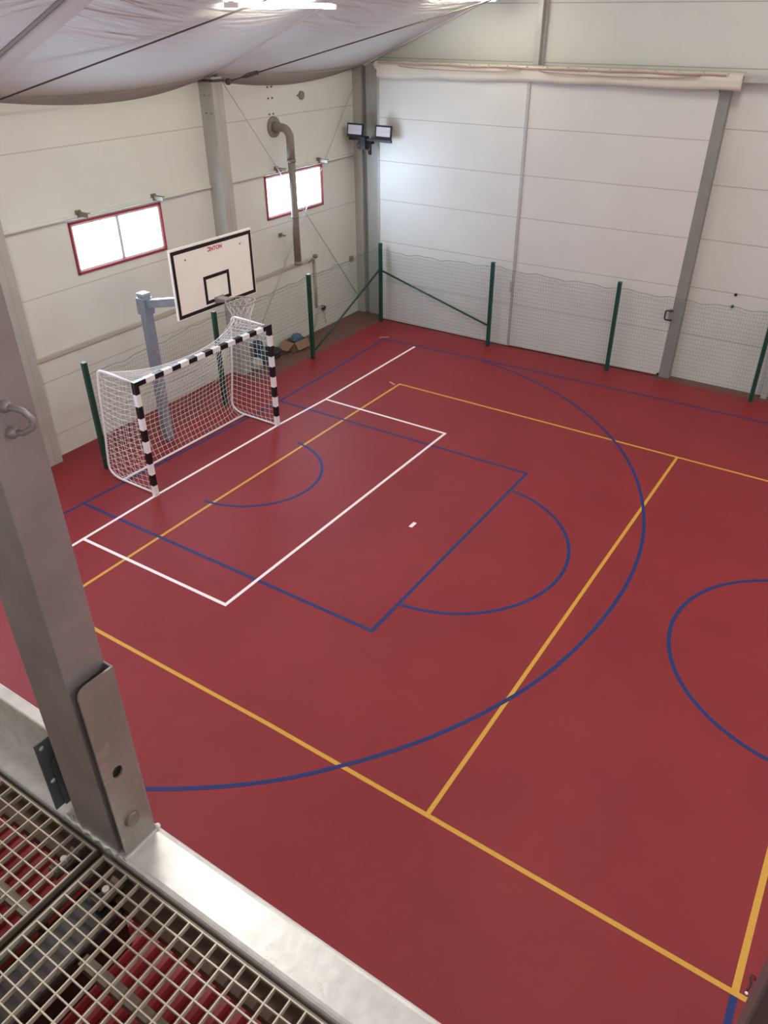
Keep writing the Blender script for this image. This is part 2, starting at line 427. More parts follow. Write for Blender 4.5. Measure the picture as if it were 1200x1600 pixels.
# membrane strips that cover the rafters
n = 0
for y, w in ((-1.72, 0.30), (-1.93, 0.10), (3.1, 0.045), (-6.9, 0.3), (-11.9, 0.3), (8.14, 0.06)):
    n += 1
    mb = MB(); h = 0.07 if w > 0.1 else 0.03
    mb.hexa([(-1.58,y-w/2,roof_z(-1.58)-h),(XC,y-w/2,roof_z(XC)-h),(XC,y+w/2,roof_z(XC)-h),(-1.58,y+w/2,roof_z(-1.58)-h),
             (-1.58,y-w/2,roof_z(-1.58)+.02),(XC,y-w/2,roof_z(XC)+.02),(XC,y+w/2,roof_z(XC)+.02),(-1.58,y+w/2,roof_z(-1.58)+.02)])
    obj('trim_%d' % n, mb, 'strip_dark' if w == 0.10 else 'fabric_strip', kind='structure', bevel=0.015)

# ------------------------------------------------------------------ court lines (paint: parts of the floor)
LW = 0.05
LN = [0]
def line(name, pts, m, lev, lab, w=LW, closed=False):
    LN[0] += 1
    z1 = {'yellow_line': 0.0012, 'blue_line': 0.0022, 'white_line': 0.0032, 'pink_line': 0.003}[m] if lev is None else lev
    z1 += LN[0]*0.00003
    return obj(name, MB().ribbon(pts, w, -0.004, z1, closed=closed), m, fl, label=lab)
def arc(cx, cy, rx, ry, a0, a1, n=64):
    return [(cx+rx*math.cos(math.radians(a0+(a1-a0)*i/n)), cy+ry*math.sin(math.radians(a0+(a1-a0)*i/n))) for i in range(n+1)]
Y, B, Wt = 'yellow_line', 'blue_line', 'white_line'
line('volleyball_end_line', [(1.83,-4.42),(1.82,-3.83),(1.79,-1.34),(1.78,1.05),(1.77,4.54)], Y, None, 'yellow painted line')
line('volleyball_side_line', [(1.745,4.515),(6.5,4.515),(9.4,4.51),(19.8,4.5)], Y, None, 'yellow painted line')
line('volleyball_side_line', [(1.8,-4.40),(2.81,-4.40),(5.69,-4.38),(7.81,-4.405),(10.95,-4.455),(19.8,-4.5)], Y, None, 'yellow painted line')
line('volleyball_attack_line', [(7.85,4.49),(7.83,0),(7.815,-4.38)], Y, None, 'yellow painted line')
line('volleyball_attack_line', [(13.83,4.49),(13.83,-4.43)], Y, None, 'yellow painted line')
line('basketball_end_line', [(-0.05,-6.8),(-0.03,-3.2),(0.01,-2.3),(0.085,0),(0.12,2.4),(0.075,3.9),(-0.07,6.68)], B, None, 'blue painted line')
line('basketball_side_line', [(-0.09,6.65),(2.6,6.755),(6.39,6.88),(8.98,6.9),(21.5,6.95)], B, None, 'blue painted line')
line('basketball_side_line', [(-0.06,-6.8),(21.5,-6.8)], B, None, 'blue painted line')
line('basketball_lane_line', [(0.0,-2.47),(5.80,-2.44)], B, None, 'blue painted line')
line('basketball_lane_line', [(0.12,2.40),(5.79,2.455)], B, None, 'blue painted line')
line('free_throw_line', [(5.79,-2.465),(5.77,2.48)], B, None, 'blue painted line')
line('free_throw_arc', arc(5.63, -0.005, 1.79, 1.79, -84, 84), B, None, 'blue painted arc')
line('no_charge_arc', arc(1.5, -0.09, 1.36, 1.235, -84.5, 84.5), B, None, 'blue painted arc')
PR = [(-90,6.75),(-58,6.78),(-46,6.79),(-40,6.77),(-22,6.75),(-5,6.715),(17,6.75),(41,6.785),(60,6.80),(81,6.80),(90,6.80)]
def prad(a):
    for (a0, r0), (a1, r1) in zip(PR[:-1], PR[1:]):
        if a0 <= a <= a1:
            t = (a-a0)/(a1-a0); t = t*t*(3-2*t); return r0+(r1-r0)*t
    return 6.8
line('three_point_arc', [(1.575+prad(a)*math.cos(math.radians(a)), prad(a)*math.sin(math.radians(a))) for a in range(-89, 82, 2)], B, None, 'blue painted arc')
line('centre_circle', arc(10.87, -0.02, 1.8, 1.8, 0, 357, 119), B, None, 'blue painted circle', closed=True)
line('centre_line', [(10.84,-6.8),(10.82,-4.48)], B, 0.001, 'blue painted line', 0.06)
line('volleyball_centre_line', [(10.82,-4.46),(10.82,4.5)], Y, None, 'yellow painted line', 0.06)
line('goal_line', [(0.86,-3.36),(0.82,-1.65),(0.83,1.48),(0.885,3.0),(0.86,6.62)], Wt, None, 'white painted line')
line('goal_area_line', [(0.86,-3.14),(3.80,-3.10),(3.79,3.0),(0.88,2.99)], Wt, None, 'white painted goal area')
line('penalty_mark', [(4.93,-0.105),(4.93,0.045)], Wt, None, 'short white painted mark', 0.06)
line('corner_tick', [(1.70,4.42),(1.52,4.50)], 'pink_line', None, 'worn white tick', 0.04)
line('corner_tick', [(-0.22,6.68),(-0.05,6.84)], 'pink_line', None, 'worn white tick', 0.04)

# ------------------------------------------------------------------ steel frame of the hall
def ibox(name, x0, x1, y0, y1, z0, z1, m, lab, extra=None):
    t = thing(name, lab, 'steel column', ((x0+x1)/2, (y0+y1)/2, z0))
    obj('shaft', MB().box(x0, x1, y0, y1, z0, z1), m, t, bevel=0.008)
    return t
def hall_column(y0, y1, xi, lab, bolts=True, xw=None):
    xw = W((y0+y1)/2, 0, 0)[0] if xw is None else xw
    t = thing('hall_column', lab, 'steel column', ((xw+xi)/2, (y0+y1)/2, 0))
    m = MB(); ym = (y0+y1)/2
    m.box(xi-0.012, xi, y0, y1, 0, 5.93)                 # inner flange
    m.box(xw, xi-0.012, y0, y0+0.012, 0, 5.93)           # box web seen from the hall
    m.box(xw, xi-0.012, y1-0.012, y1, 0, 5.93)
    m.box(xw, xw+0.012, y0+0.012, y1-0.012, 0, 5.93)
    m.box(xi, xi+0.004, ym-0.006, ym+0.006, 0, 5.93)     # raised seam
    obj('shaft', m, 'steel', t)
    obj('head_plate', MB().box(xw+0.03, xi+0.04, y0-0.02, y1+0.02, 5.85, 5.89), 'cable', t)
    if bolts:
        for z in (5.62, 5.32):
            for f in (0.4, 0.75):
                x = xw+(xi-xw)*f; obj('bolt', MB().cyl((x, y0-0.014, z), (x, y0+0.002, z), 0.017, 8), 'steel_dark', t)
    return t
hall_column(3.0, 3.28, -1.44, 'grey steel column standing between the two windows behind the backboard')
hall_column(-2.02, -1.74, -1.50, 'grey steel column at the left edge partly hidden by the walkway post')
# corner column with recessed groove
t = thing('hall_column', 'tall grey column in the corner behind the floodlights', 'steel column', (-1.75, 8.15, 0))
obj('shaft', MB().box(-1.90, -1.65, 8.10, 8.24, 0, 5.98), 'steel', t, bevel=0.006)
obj('groove_profile', MB().box(-1.65, -1.53, 8.19, 8.249, 0, 5.98), 'steel_dark', t)
obj('flashing', MB().box(-1.53, -1.08, 8.13, 8.249, 0, 5.98), 'steel', t, bevel=0.006)
# upper gable post
t = thing('gable_post', 'light grey post on the upper gable wall above the fabric flap', 'steel column', (2.8, 8.18, 6.0))
obj('shaft', MB().box(2.72, 2.84, 8.10, 8.249, 6.0, 11.1), 'steel_light', t, bevel=0.006)
obj('side_strip', MB().box(2.84, 2.90, 8.19, 8.249, 6.0, 11.1), 'steel', t)

# ------------------------------------------------------------------ sliding doors
t = thing('door_1', 'cream sliding door panel beside the corner column', 'door', (0.85, 7.95, 0.0), kind='structure')
obj('door_leaf', MB().box(-1.0, 2.73, 7.90, 7.98, 0.02, 5.80), 'door', t, bevel=0.004)
obj('edge_profile', MB().box(-1.035, -1.0, 7.885, 7.99, 0.02, 5.80), 'steel', t)
t = thing('door_2', 'wide cream sliding door panel with grey right edge and pull handle', 'door', (4.6, 8.02, 0.0), kind='structure')
def ydoor(x): return 7.925+0.04*(x-2.73)
def dbox(mb, x0, x1, d0, d1, z0, z1):
    return mb.hexa([(x0,ydoor(x0)+d0,z0),(x1,ydoor(x1)+d0,z0),(x1,ydoor(x1)+d1,z0),(x0,ydoor(x0)+d1,z0),
                    (x0,ydoor(x0)+d0,z1),(x1,ydoor(x1)+d0,z1),(x1,ydoor(x1)+d1,z1),(x0,ydoor(x0)+d1,z1)])
m = MB(); P = [(2.79,0.03),(6.38,0.03),(6.46,0.11),(6.52,0.11),(6.56,5.80),(2.79,5.80)]
P = [(2.79,0.03),(6.36,0.03),(6.44,0.12),(6.55,5.62),(6.50,5.80),(2.79,5.80)]
vs = [(x, ydoor(x)-0.005, z) for x, z in P]+[(x, ydoor(x)+0.06, z) for x, z in P]; k = len(P)
m.add(vs, [tuple(range(k)), tuple(range(2*k-1, k-1, -1))]+[(i, (i+1) % k, k+(i+1) % k, k+i) for i in range(k)])
obj('door_leaf', m, 'door', t)
m = MB(); dbox(m, 2.735, 2.79, -0.03, 0.06, 0.02, 5.80)
obj('edge_profile', m, 'steel_light', t, bevel=0.004)
m = MB()
m.hexa([(6.43,ydoor(6.43)-0.01,0.0),(6.66,ydoor(6.66)-0.01,0.0),(6.66,8.249,0.0),(6.43,8.249,0.0),
        (6.54,ydoor(6.54)-0.01,5.80),(6.74,ydoor(6.74)-0.01,5.80),(6.74,8.249,5.80),(6.54,8.249,5.80)])
pr = obj('end_profile', m, 'steel_dark', t, bevel=0.006)
m = MB(); yy = ydoor(6.4)
m.tube([(6.47,yy-0.01,1.53),(6.47,yy-0.07,1.53),(6.36,yy-0.07,1.53),(6.34,yy-0.07,1.50),(6.34,yy-0.07,1.36),(6.36,yy-0.07,1.33),(6.47,yy-0.07,1.33),(6.47,yy-0.01,1.33)], 0.018, 8)
obj('handle', m, 'black_metal', t, label='black bar handle')
m = MB(); dbox(m, 6.40, 6.50, -0.018, 0.03, 1.30, 1.56)
obj('handle_plate', m, 'steel_dark', t, bevel=0.004)
m = MB(); dbox(m, 2.70, 2.76, -0.06, -0.02, 1.36, 1.60)
obj('latch_plate', m, 'steel', t, bevel=0.004)
# second grey post, at the right edge
ibox('gable_post', 8.60, 8.72, 8.08, 8.249, 0, 5.9, 'steel', 'grey steel post standing behind the last green fence post at the right edge')
# track and the fabric flap
obj('door_track', MB().box(-1.2, 8.56, 7.99, 8.13, 5.88, 5.985), 'steel_light', bevel=0.006, label='grey sliding door rail running behind the cream flap', cat='rail')
t = thing('door_flap', 'cream fabric flap hanging along the top of the sliding doors', 'fabric flap', (2.9, 7.9, 5.68))
m = MB(); nx = 120; cols = []
for i in range(nx+1):
    f = i/nx; x = -1.12+f*8.06
    zb = 5.69+0.055*min(1, (x+1.1)/4)+0.012*math.sin(x*3.1)
    zt = 6.02
    kb = 1.0
    lo = 0.16 if i == 0 else 0
    ripple = 0.012*math.sin(x*5.3+1.3)+0.008*math.sin(x*11.7)
    pin = 1.0-0.6*math.exp(-((x-2.95)/0.25)**2)
    cols.append([(x, 8.02, zt+0.03), (x, 7.88+ripple*0.4, zt+0.01), (x, 7.83+ripple, zt-0.05*pin), (x+lo*0.4, 7.845+ripple, zt-0.13), (x+lo*0.8, 7.85+0.6*ripple, (zt+zb)/2-0.06), (x+lo, 7.855+0.3*ripple, zb)])
nc = len(cols[0]); vs = [p for c in cols for p in c]
fs = [(i*nc+j, (i+1)*nc+j, (i+1)*nc+j+1, i*nc+j+1) for i in range(nx) for j in range(nc-1)]
m.add(vs, fs, 0, True)
o = obj('sheet', m, 'flap', t); sd = o.modifiers.new('thickness', 'SOLIDIFY'); sd.thickness = 0.005
m = MB()
m.tube([(-0.95+0.2*i, 7.815-0.004*math.sin(i*1.7), 6.005+0.006*math.sin(i*0.9)-0.012*(i/38)) for i in range(39)], 0.018, 6)
for (a, b) in ((-0.4, 2.6), (3.0, 6.2)):
    m.tube([(a+(b-a)*i/30, 7.805, 5.965-0.055*(4*(i/30)*(1-i/30))**0.5) for i in range(31)], 0.011, 6)
obj('lacing_rope', m, 'rope', t, label='tan lacing rope')
for i in range(18):
    x = -0.8+0.44*i; obj('lacing_hook', MB().box(x-0.012, x+0.012, 7.80, 7.83, 5.985, 6.04), 'steel', t)

# ------------------------------------------------------------------ left wall: pipes, girt, braces, fittings
t = thing('wall_cable_rail', 'thin grey rail with cables along the wall just above both windows', 'rail', W(3, 0, 3.97))
for a, b in ((-6, -2.03), (-1.73, 2.99), (3.29, 8.05)):
    obj('rail', wbox(MB(), a, b, 0.001, 0.05, 3.955, 4.02), 'plain_wall', t, bevel=0.01)
m = MB(); m.tube([W(-6+0.5*i, 0.06, 3.97+0.006*math.sin(i*1.9)) for i in range(29)], 0.009, 6)
obj('cable', m, 'rod', t)
def bracket(s, z, lab):
    t = thing('rail_bracket', lab, 'bracket', W(s, 0.0, z), 'brackets on the rail above the windows')
    m = MB(); wbox(m, s-0.035, s+0.035, 0.0, 0.30, z+0.025, z+0.035); wbox(m, s-0.035, s-0.025, 0.0, 0.30, z-0.03, z+0.025)
    obj('arm', m, 'galv_dull', t)
    m = MB(); wbox(m, s-0.045, s+0.045, 0.0, 0.052, z-0.07, z+0.06)
    obj('wall_plate', m, 'galv_dull', t)
bracket(-0.21, 4.03, 'small angle bracket above the left end of the window left of the backboard')
bracket(1.48, 4.03, 'small angle bracket above the right end of the window left of the backboard')
bracket(5.05, 4.04, 'small angle bracket left of the flue pipe above the far window')
bracket(6.60, 4.03, 'small angle bracket above the right end of the far window')

t = thing('water_pipe', 'long grey pipe along the side wall turning down beside the hose tap', 'pipe', W(6.2, 0.03, 0.6))
for a, b in ((-6, -2.03), (-1.73, 2.99), (3.29, 6.2)):
    obj('pipe_run', wbox(MB(), a, b, 0.001, 0.036, 1.80, 1.89), 'pvc', t, bevel=0.012)
m = MB(); m.tube([W(6.15, 0.05, 1.86), W(6.2, 0.05, 1.84), W(6.2, 0.05, 1.5), W(6.2, 0.05, 0.62)], 0.03, 10)
obj('drop_pipe', m, 'pvc', t)
m = MB(); m.ball(W(6.24, 0.06, 1.90), 0.06, sc=(1, 1.2, 0.9)); m.bar(W(5.95, 0.06, 1.80), W(6.12, 0.06, 1.86), 0.02, 0.02)
obj('valve', m, 'galv_dull', t, label='dark pipe valve')
t = thing('hose_tap', 'small dark tap with a looped hose low on the side wall', 'tap', W(6.47, 0.03, 0.35))
m = MB(); m.cyl(W(6.47, 0.0, 0.55), W(6.47, 0.10, 0.55), 0.05, 12); m.cyl(W(6.47, 0.05, 0.48), W(6.47, 0.05, 0.60), 0.03, 10)
obj('tap_body', m, 'black_metal', t)
m = MB(); m.tube([W(6.45, 0.06, 0.58), W(6.33, 0.07, 0.60), W(6.22, 0.07, 0.45), W(6.12, 0.06, 0.2), W(6.0, 0.05, 0.1), W(5.85, 0.05, 0.12)], 0.018, 8)
obj('hose', m, 'pvc', t)
m = MB(); m.tube([W(6.5, 0.05, 0.5), W(6.52, 0.05, 0.3), W(6.55, 0.05, 0.12)], 0.012, 6)
obj('waste_pipe', m, 'pvc', t)

# wind brace rods on the wall of the far bay
def rod(name, a, b, r, m, lab, cat):
    return obj(name, MB().tube([a, b], r, 6), m, label=lab, cat=cat)
rod('brace_rod', W(3.42, 0.22, 5.84), W(8.0, 0.06, 0.50), 0.009, 'rod', 'thin steel brace rod falling from the middle column down to the corner', 'brace rod')
rod('brace_rod', W(8.1, 0.10, 5.60), W(3.5, 0.04, 0.10), 0.007, 'rod', 'thin steel brace rod falling from the corner column down behind the goal', 'brace rod')

# roof cables under the membrane
def roof_cable(a, b, lab, turn=False):
    t = thing('roof_cable', lab, 'cable', a)
    a = Vector(a); b = Vector(b)
    obj('wire', MB().tube([a, b], 0.013, 6), 'cable', t)
    if turn:
        d = (b-a).normalized(); c = a+d*0.55; m = MB()
        k = Vector((0, 0.02, 0.03))
        m.tube([c-d*0.30, c-d*0.2+k, c-d*0.02+k, c, c-d*0.02-k, c-d*0.2-k], 0.012, 6, closed=True)
        obj('turnbuckle', m, 'cable', t)
        obj('clevis', MB().ball(c+d*0.02, 0.035), 'cable', t); obj('anchor', MB().ball(a, 0.06), 'cable', t)
roof_cable((-1.39,-1.9,5.73), (4.83,3.1,8.22), 'dark roof bracing cable crossing the nearer bay of the membrane')
roof_cable((-1.15,3.14,5.86), (2.87,7.95,7.44), 'dark roof bracing cable with turnbuckle running from the middle column to the gable', True)

# flue pipe
t = thing('flue_pipe', 'grey flue pipe bending from the wall down across the far window', 'flue pipe', W(5.09, 0, 2.0))
m = MB(); m.cyl(W(5.09, 0, 4.88), W(5.09, 0.035, 4.88), 0.205, 28)
for k in range(6):
    a = k*PI/3+0.3; p = W(5.09+0.17*math.cos(a), 0.035, 4.88+0.17*math.sin(a)); m.cyl(p, (p[0]+0.012, p[1], p[2]), 0.014, 8)
obj('wall_flange', m, 'pipe', t)
px = -1.395
el = [W(5.09, 0.03, 4.88), W(5.09, 0.12, 4.88)]
cx = px-0.20
el += [(cx-0.02, 5.09, 4.88)]+[(cx+0.20*math.sin(a), 5.09, 4.68+0.20*math.cos(a)) for a in [i*PI/2/8 for i in range(1, 9)]]+[(px, 5.09, 4.25)]
obj('elbow', MB().tube(el, [0.105, 0.105]+[0.085]*(len(el)-2), 18), 'pipe', t)
m = MB(); m.tube([(px,5.09,4.27),(px,5.09,4.22)], 0.097, 18); m.tube([(px,5.09,4.24),(px,5.09,2.02)], 0.080, 18)
m.tube([(px,5.09,3.10),(px,5.09,3.06)], 0.086, 18); m.tube([(px,5.09,2.10),(px,5.09,2.01)], 0.086, 18)
obj('down_pipe', m, 'pipe', t)
m = MB(); m.bar(W(5.04, 0.0, 2.64), W(5.04, 0.16, 2.64), 0.03, 0.03); wbox(m, 4.98, 5.09, 0.0, 0.03, 2.60, 2.68)
obj('pipe_bracket', m, 'galv_dull', t)
t = thing('wall_vent', 'small round grey vent cover high on the side wall', 'vent', W(6.10, 0, 5.32))
m = MB(); m.cyl(W(6.10, 0, 5.42), W(6.10, 0.04, 5.42), 0.085, 18); obj('cover', m, 'pipe', t)
m = MB(); m.cyl(W(5.97, 0, 5.42), W(5.97, 0.03, 5.42), 0.016, 8); obj('screw', m, 'pipe', t)
for i, (z, w) in enumerate(((5.64, 'uppermost'), (5.43, 'middle'), (5.13, 'lowest'))):
    t = thing('wall_bolt_pair', '%s of the three bolt pairs above the flue flange' % w, 'bolts', W(5.05, 0, z), 'bolt pairs above the flue flange')
    for s in (4.98, 5.11):
        obj('bolt', MB().cyl(W(s, 0, z), W(s, 0.025, z), 0.019, 8), 'galv_dull', t)
t = thing('switch_box', 'small grey switch box on the side wall near the corner', 'switch', W(7.82, 0, 1.33))
m = MB(); wbox(m, 7.75, 7.88, 0, 0.06, 1.42, 1.55); obj('switch', m, 'pipe', t, bevel=0.005)
m = MB(); wbox(m, 7.75, 7.88, 0, 0.05, 1.30, 1.40); obj('socket', m, 'plain_wall', t, bevel=0.005)
for x, z, w in ((7.62, 2.03, 'upper'), (7.61, 1.78, 'lower')):
    obj('wall_hook', MB().cyl((x, 8.249, z), (x, 8.20, z), 0.028, 8), 'black_metal', label='%s of two small dark hooks on the gable wall right of the sliding door' % w, cat='hook')

# ------------------------------------------------------------------ floodlights on the corner
t = thing('floodlight_bracket', 'black crossbar bracket on the corner column carrying two floodlights', 'bracket', (-1.15, 7.8, 4.1))
m = MB(); m.box(-1.73, -0.52, 7.67, 7.73, 4.375, 4.435); obj('crossbar', m, 'black_metal', t, bevel=0.004)
m = MB(); m.box(-1.40, -1.22, 7.62, 7.80, 4.19, 4.47); m.box(-1.40, -1.30, 7.78, 8.13, 4.26, 4.38); obj('junction_box', m, 'black_metal', t, bevel=0.008)
m = MB(); m.cyl((-1.13,7.70,4.38), (-1.13,7.70,4.08), 0.035, 12); obj('sensor', m, 'black_metal', t)
m = MB(); m.tube([(-1.40,7.66,4.36),(-1.47,7.65,4.30),(-1.45,7.66,4.20),(-1.39,7.68,4.22)], 0.012, 6); 
obj('cable', m, 'black_metal', t)
obj('cable', MB().tube([(-1.2,7.66,4.22),(-1.16,7.66,4.16),(-1.18,7.7,4.1)], 0.01, 6), 'black_metal', t)
def floodlight(xc, lab):
    t = thing('floodlight', lab, 'floodlight', (xc, 7.66, 4.436), 'floodlights in the corner')
    q = Matrix.Translation((xc, 7.66, 4.58)) @ Matrix.Rotation(math.radians(-8), 4, 'X') @ Matrix.Rotation(math.radians(20), 4, 'Z')
    def bx(x0, x1, y0, y1, z0, z1):
        m = MB(); m.box(x0, x1, y0, y1, z0, z1); m.v = [tuple(q @ Vector(v)) for v in m.v]; return m
    m = bx(-0.195, 0.195, -0.02, 0.06, -0.135, 0.165)
    for i in range(7):
        x = -0.16+i*0.053; k = MB(); k.box(x-0.008, x+0.008, 0.06, 0.10, -0.11, 0.13); k.v = [tuple(q @ Vector(v)) for v in k.v]; m.add(k.v, k.f)
    obj('housing', m, 'black_metal', t, bevel=0.006)
    obj('lens', bx(-0.165, 0.165, -0.026, -0.018, -0.075, 0.125), 'lens', t)
    m = bx(-0.14, 0.14, -0.028, -0.025, 0.018, 0.026)
    obj('led_strip', m, 'steel', t)
    obj('yoke', MB().tube([(xc-0.205, 7.68, 4.58), (xc-0.205, 7.68, 4.446), (xc+0.205, 7.68, 4.446), (xc+0.205, 7.68, 4.58)], 0.01, 6), 'black_metal', t)
floodlight(-1.53, 'left black floodlight on the corner crossbar')
floodlight(-0.72, 'right black floodlight on the corner crossbar')

# ------------------------------------------------------------------ ceiling battens
def batten(x, y0, y1, lab, lit=True):
    z = roof_z(x)-max(sag(x, y0+(y1-y0)*q/8) for q in range(9))-0.04
    t = thing('ceiling_lamp', lab, 'lamp', (x, (y0+y1)/2, z-0.05), 'fluorescent battens under the roof')
    obj('lamp_body', MB().box(x-0.05, x+0.05, y0, y1, z-0.06, z), 'lamp_body', t, bevel=0.01)
    for s in (-0.085, 0.085):
        obj('lamp_tube', MB().cyl((x+s, y0+0.03, z-0.045), (x+s, y1-0.03, z-0.045), 0.022, 10), 'tube', t)
    for yy in (y0+0.012, y1-0.012):
        obj('end_cap', MB().box(x-0.115, x+0.115, yy-0.018, yy+0.018, z-0.075, z-0.015), 'lamp_body', t)
batten(1.95, 0.10, 2.26, 'lit fluorescent lamp under the roof left of the middle rafter')
batten(2.0, 5.55, 7.45, 'lit fluorescent lamp under the roof close to the gable wall')

# ------------------------------------------------------------------ basketball hoop
t = thing('basketball_hoop', 'basketball stand with cream backboard and bare steel rim behind the goal', 'basketball hoop', (-0.54, -0.09, 0))
m = MB(); m.box(-0.62, -0.46, -0.17, -0.01, 0, 2.80); obj('post', m, 'post_blue', t, bevel=0.012)
m = MB(); m.box(-0.645, -0.435, -0.195, 0.015, 2.47, 2.76); obj('collar', m, 'post_blue', t, bevel=0.006)
m = MB(); m.box(-0.63, -0.45, -0.18, 0.0, 2.80, 2.845); obj('post_cap', m, 'steel_light', t, bevel=0.012)
m = MB(); m.bar((-0.44, -0.09, 2.67), (1.06, -0.06, 2.99), 0.12, 0.14); obj('arm', m, 'post_blue', t, bevel=0.008)
m = MB()
for s in (-1, 1):
    m.bar((1.0, -0.06, 3.0), (1.13, s*0.62, 3.62), 0.04, 0.04); m.bar((1.0, -0.06, 3.0), (1.13, s*0.45, 2.98), 0.05, 0.05)
obj('strut', m, 'post_blue', t)
BX = 1.185
m = MB(); m.box(BX-0.04, BX, -0.888, 0.885, 2.885, 3.955)
bd = obj('backboard', m, 'board', t, bevel=0.004)
def rect(mb, y0, y1, z0, z1, w):
    mb.box(BX-0.001, BX+0.0025, y0, y1, z1-w, z1); mb.box(BX-0.001, BX+0.0025, y0, y1, z0, z0+w)
    mb.box(BX-0.001, BX+0.0025, y0, y0+w, z0+w, z1-w); mb.box(BX-0.001, BX+0.0025, y1-w, y1, z0+w, z1-w)
m = MB(); rect(m, -0.872, 0.868, 2.90, 3.925, 0.055); obj('border_line', m, 'black', bd, label='black painted border')
m = MB(); rect(m, -0.285, 0.285, 2.985, 3.425, 0.052); obj('target_rectangle', m, 'black', bd, label='black painted target square')
for yy in (-0.6, 0.6): obj('board_bolt', MB().cyl((BX, yy, 3.76), (BX+0.006, yy, 3.76), 0.014, 8), 'galv_dull', bd)
# red maker's lettering
def lettering(txt, y, z, size, parent, m):
    cu = bpy.data.curves.new('print', 'FONT'); cu.body = txt; cu.size = size; cu.extrude = 0.001; cu.offset = 0.002; cu.space_character = 1.05
    o = bpy.data.objects.new('print', cu); C.objects.link(o)
    dg = bpy.context.evaluated_depsgraph_get(); me = bpy.data.meshes.new_from_object(o.evaluated_get(dg))
    bpy.data.objects.remove(o)
    mb = MB(); mb.add([(BX+0.002+v.co.z, y+v.co.x, z+v.co.y) for v in me.vertices], [tuple(p.vertices) for p in me.polygons])
    return obj('lettering', mb, m, parent, label='red printed lettering')
m = MB()
y0, z0, h = -0.122, 3.785, 0.062
lettering('NTON', y0+0.065, z0, 0.082, bd, 'red_print')
m.box(BX, BX+0.003, y0, y0+0.042, z0+h-0.014, z0+h); m.box(BX, BX+0.003, y0, y0+0.042, z0, z0+0.014); m.box(BX, BX+0.003, y0+0.042, y0+0.057, z0, z0+h)
obj('emblem', m, 'red_print', bd, label='red bracket-shaped emblem')
RZ = 3.05; RC = 1.645
m = MB(); m.box(BX, BX+0.012, -0.10, 0.10, 2.955, 3.06); m.box(BX+0.012, RC-0.22, -0.07, 0.07, 3.03, 3.045)
m.hexa([(BX+.01,-.075,2.96),(BX+.01,-.06,2.96),(BX+.01,-.06,3.04),(BX+.01,-.075,3.04),(RC-.2,-.075,3.02),(RC-.2,-.06,3.02),(RC-.2,-.06,3.04),(RC-.2,-.075,3.04)])
m.hexa([(BX+.01,.06,2.96),(BX+.01,.075,2.96),(BX+.01,.075,3.04),(BX+.01,.06,3.04),(RC-.2,.06,3.02),(RC-.2,.075,3.02),(RC-.2,.075,3.04),(RC-.2,.06,3.04)])
obj('rim_bracket', m, 'galv', t)
m = MB(); m.tube([(RC+0.233*math.cos(2*PI*i/48), 0.233*math.sin(2*PI*i/48), RZ) for i in range(48)], 0.011, 8, closed=True)
rim = obj('rim', m, 'galv', t)
m = MB()
def npt(k, lvl):
    a = 2*PI*k/24; R = [0.228, 0.20, 0.165, 0.14, 0.13, 0.125][lvl]; return (RC+R*math.cos(a), R*math.sin(a), RZ-0.015-0.085*lvl)
for k in range(12):
    for sgn in (1, -1):
        m.tube([npt(2*k+sgn*l, l) for l in range(6)], 0.0028, 4)
obj('net', m, 'net', rim, label='thin white rim net')

# ------------------------------------------------------------------ handball goal
GX, GYL, GYR, GZ, PW = 0.82, -1.64, 1.50, 2.07, 0.08
t = thing('handball_goal', 'handball goal with black and white striped posts and white net', 'goal', (0.5, -0.07, 0))
def striped(mb, fn, L, n, first):
    for i in range(n): fn(mb, L*i/n, L*(i+1)/n, (i+first) % 2)
for y in (GYL, GYR):
    m = MB(); segs = 10
    for i in range(segs):
        m.box(GX-PW/2, GX+PW/2, y-PW/2, y+PW/2, GZ*i/segs, GZ*(i+1)/segs, 0 if i % 2 == 0 else 1)
    obj('goal_post', m, ['white', 'black'], t)
m = MB(); a, b = GYL+PW/2, GYR-PW/2; segs = 17; corner = 0.15
body = (b-a-2*corner)/15
edges = [a, a+corner]+[a+corner+body*(i+1) for i in range(15)]+[b]
for i in range(17):
    m.box(GX-PW/2, GX+PW/2, edges[i], edges[i+1], GZ-PW, GZ, 1 if i % 2 == 0 else 0)
obj('crossbar', m, ['white', 'black'], t)
def rear(y):
    P = [(GX-PW/2, y, GZ-0.03), (0.12, y, GZ-0.005)]
    P += [(0.02-0.12*math.sin(a), y, GZ-0.005-0.12+0.12*math.cos(a)) for a in [i*PI/12 for i in range(0, 7)]]
    P += [(-0.16, y, 1.55), (-0.22, y, 1.0), (-0.30, y, 0.5), (-0.335, y, 0.24), (-0.33, y, 0.16), (-0.29, y, 0.10), (-0.22, y, 0.058), (-0.12, y, 0.03), (0.0, y, 0.024), (GX-PW/2, y, 0.024)]
    return P
for y in (GYL+0.02, GYR-0.02):
    obj('side_tube', MB().tube(rear(y), 0.019, 10), 'white', t)
obj('ground_bar', MB().tube([(-0.02, GYL+0.02, 0.024), (-0.02, GYR-0.02, 0.024)], 0.022, 10), 'white', t)
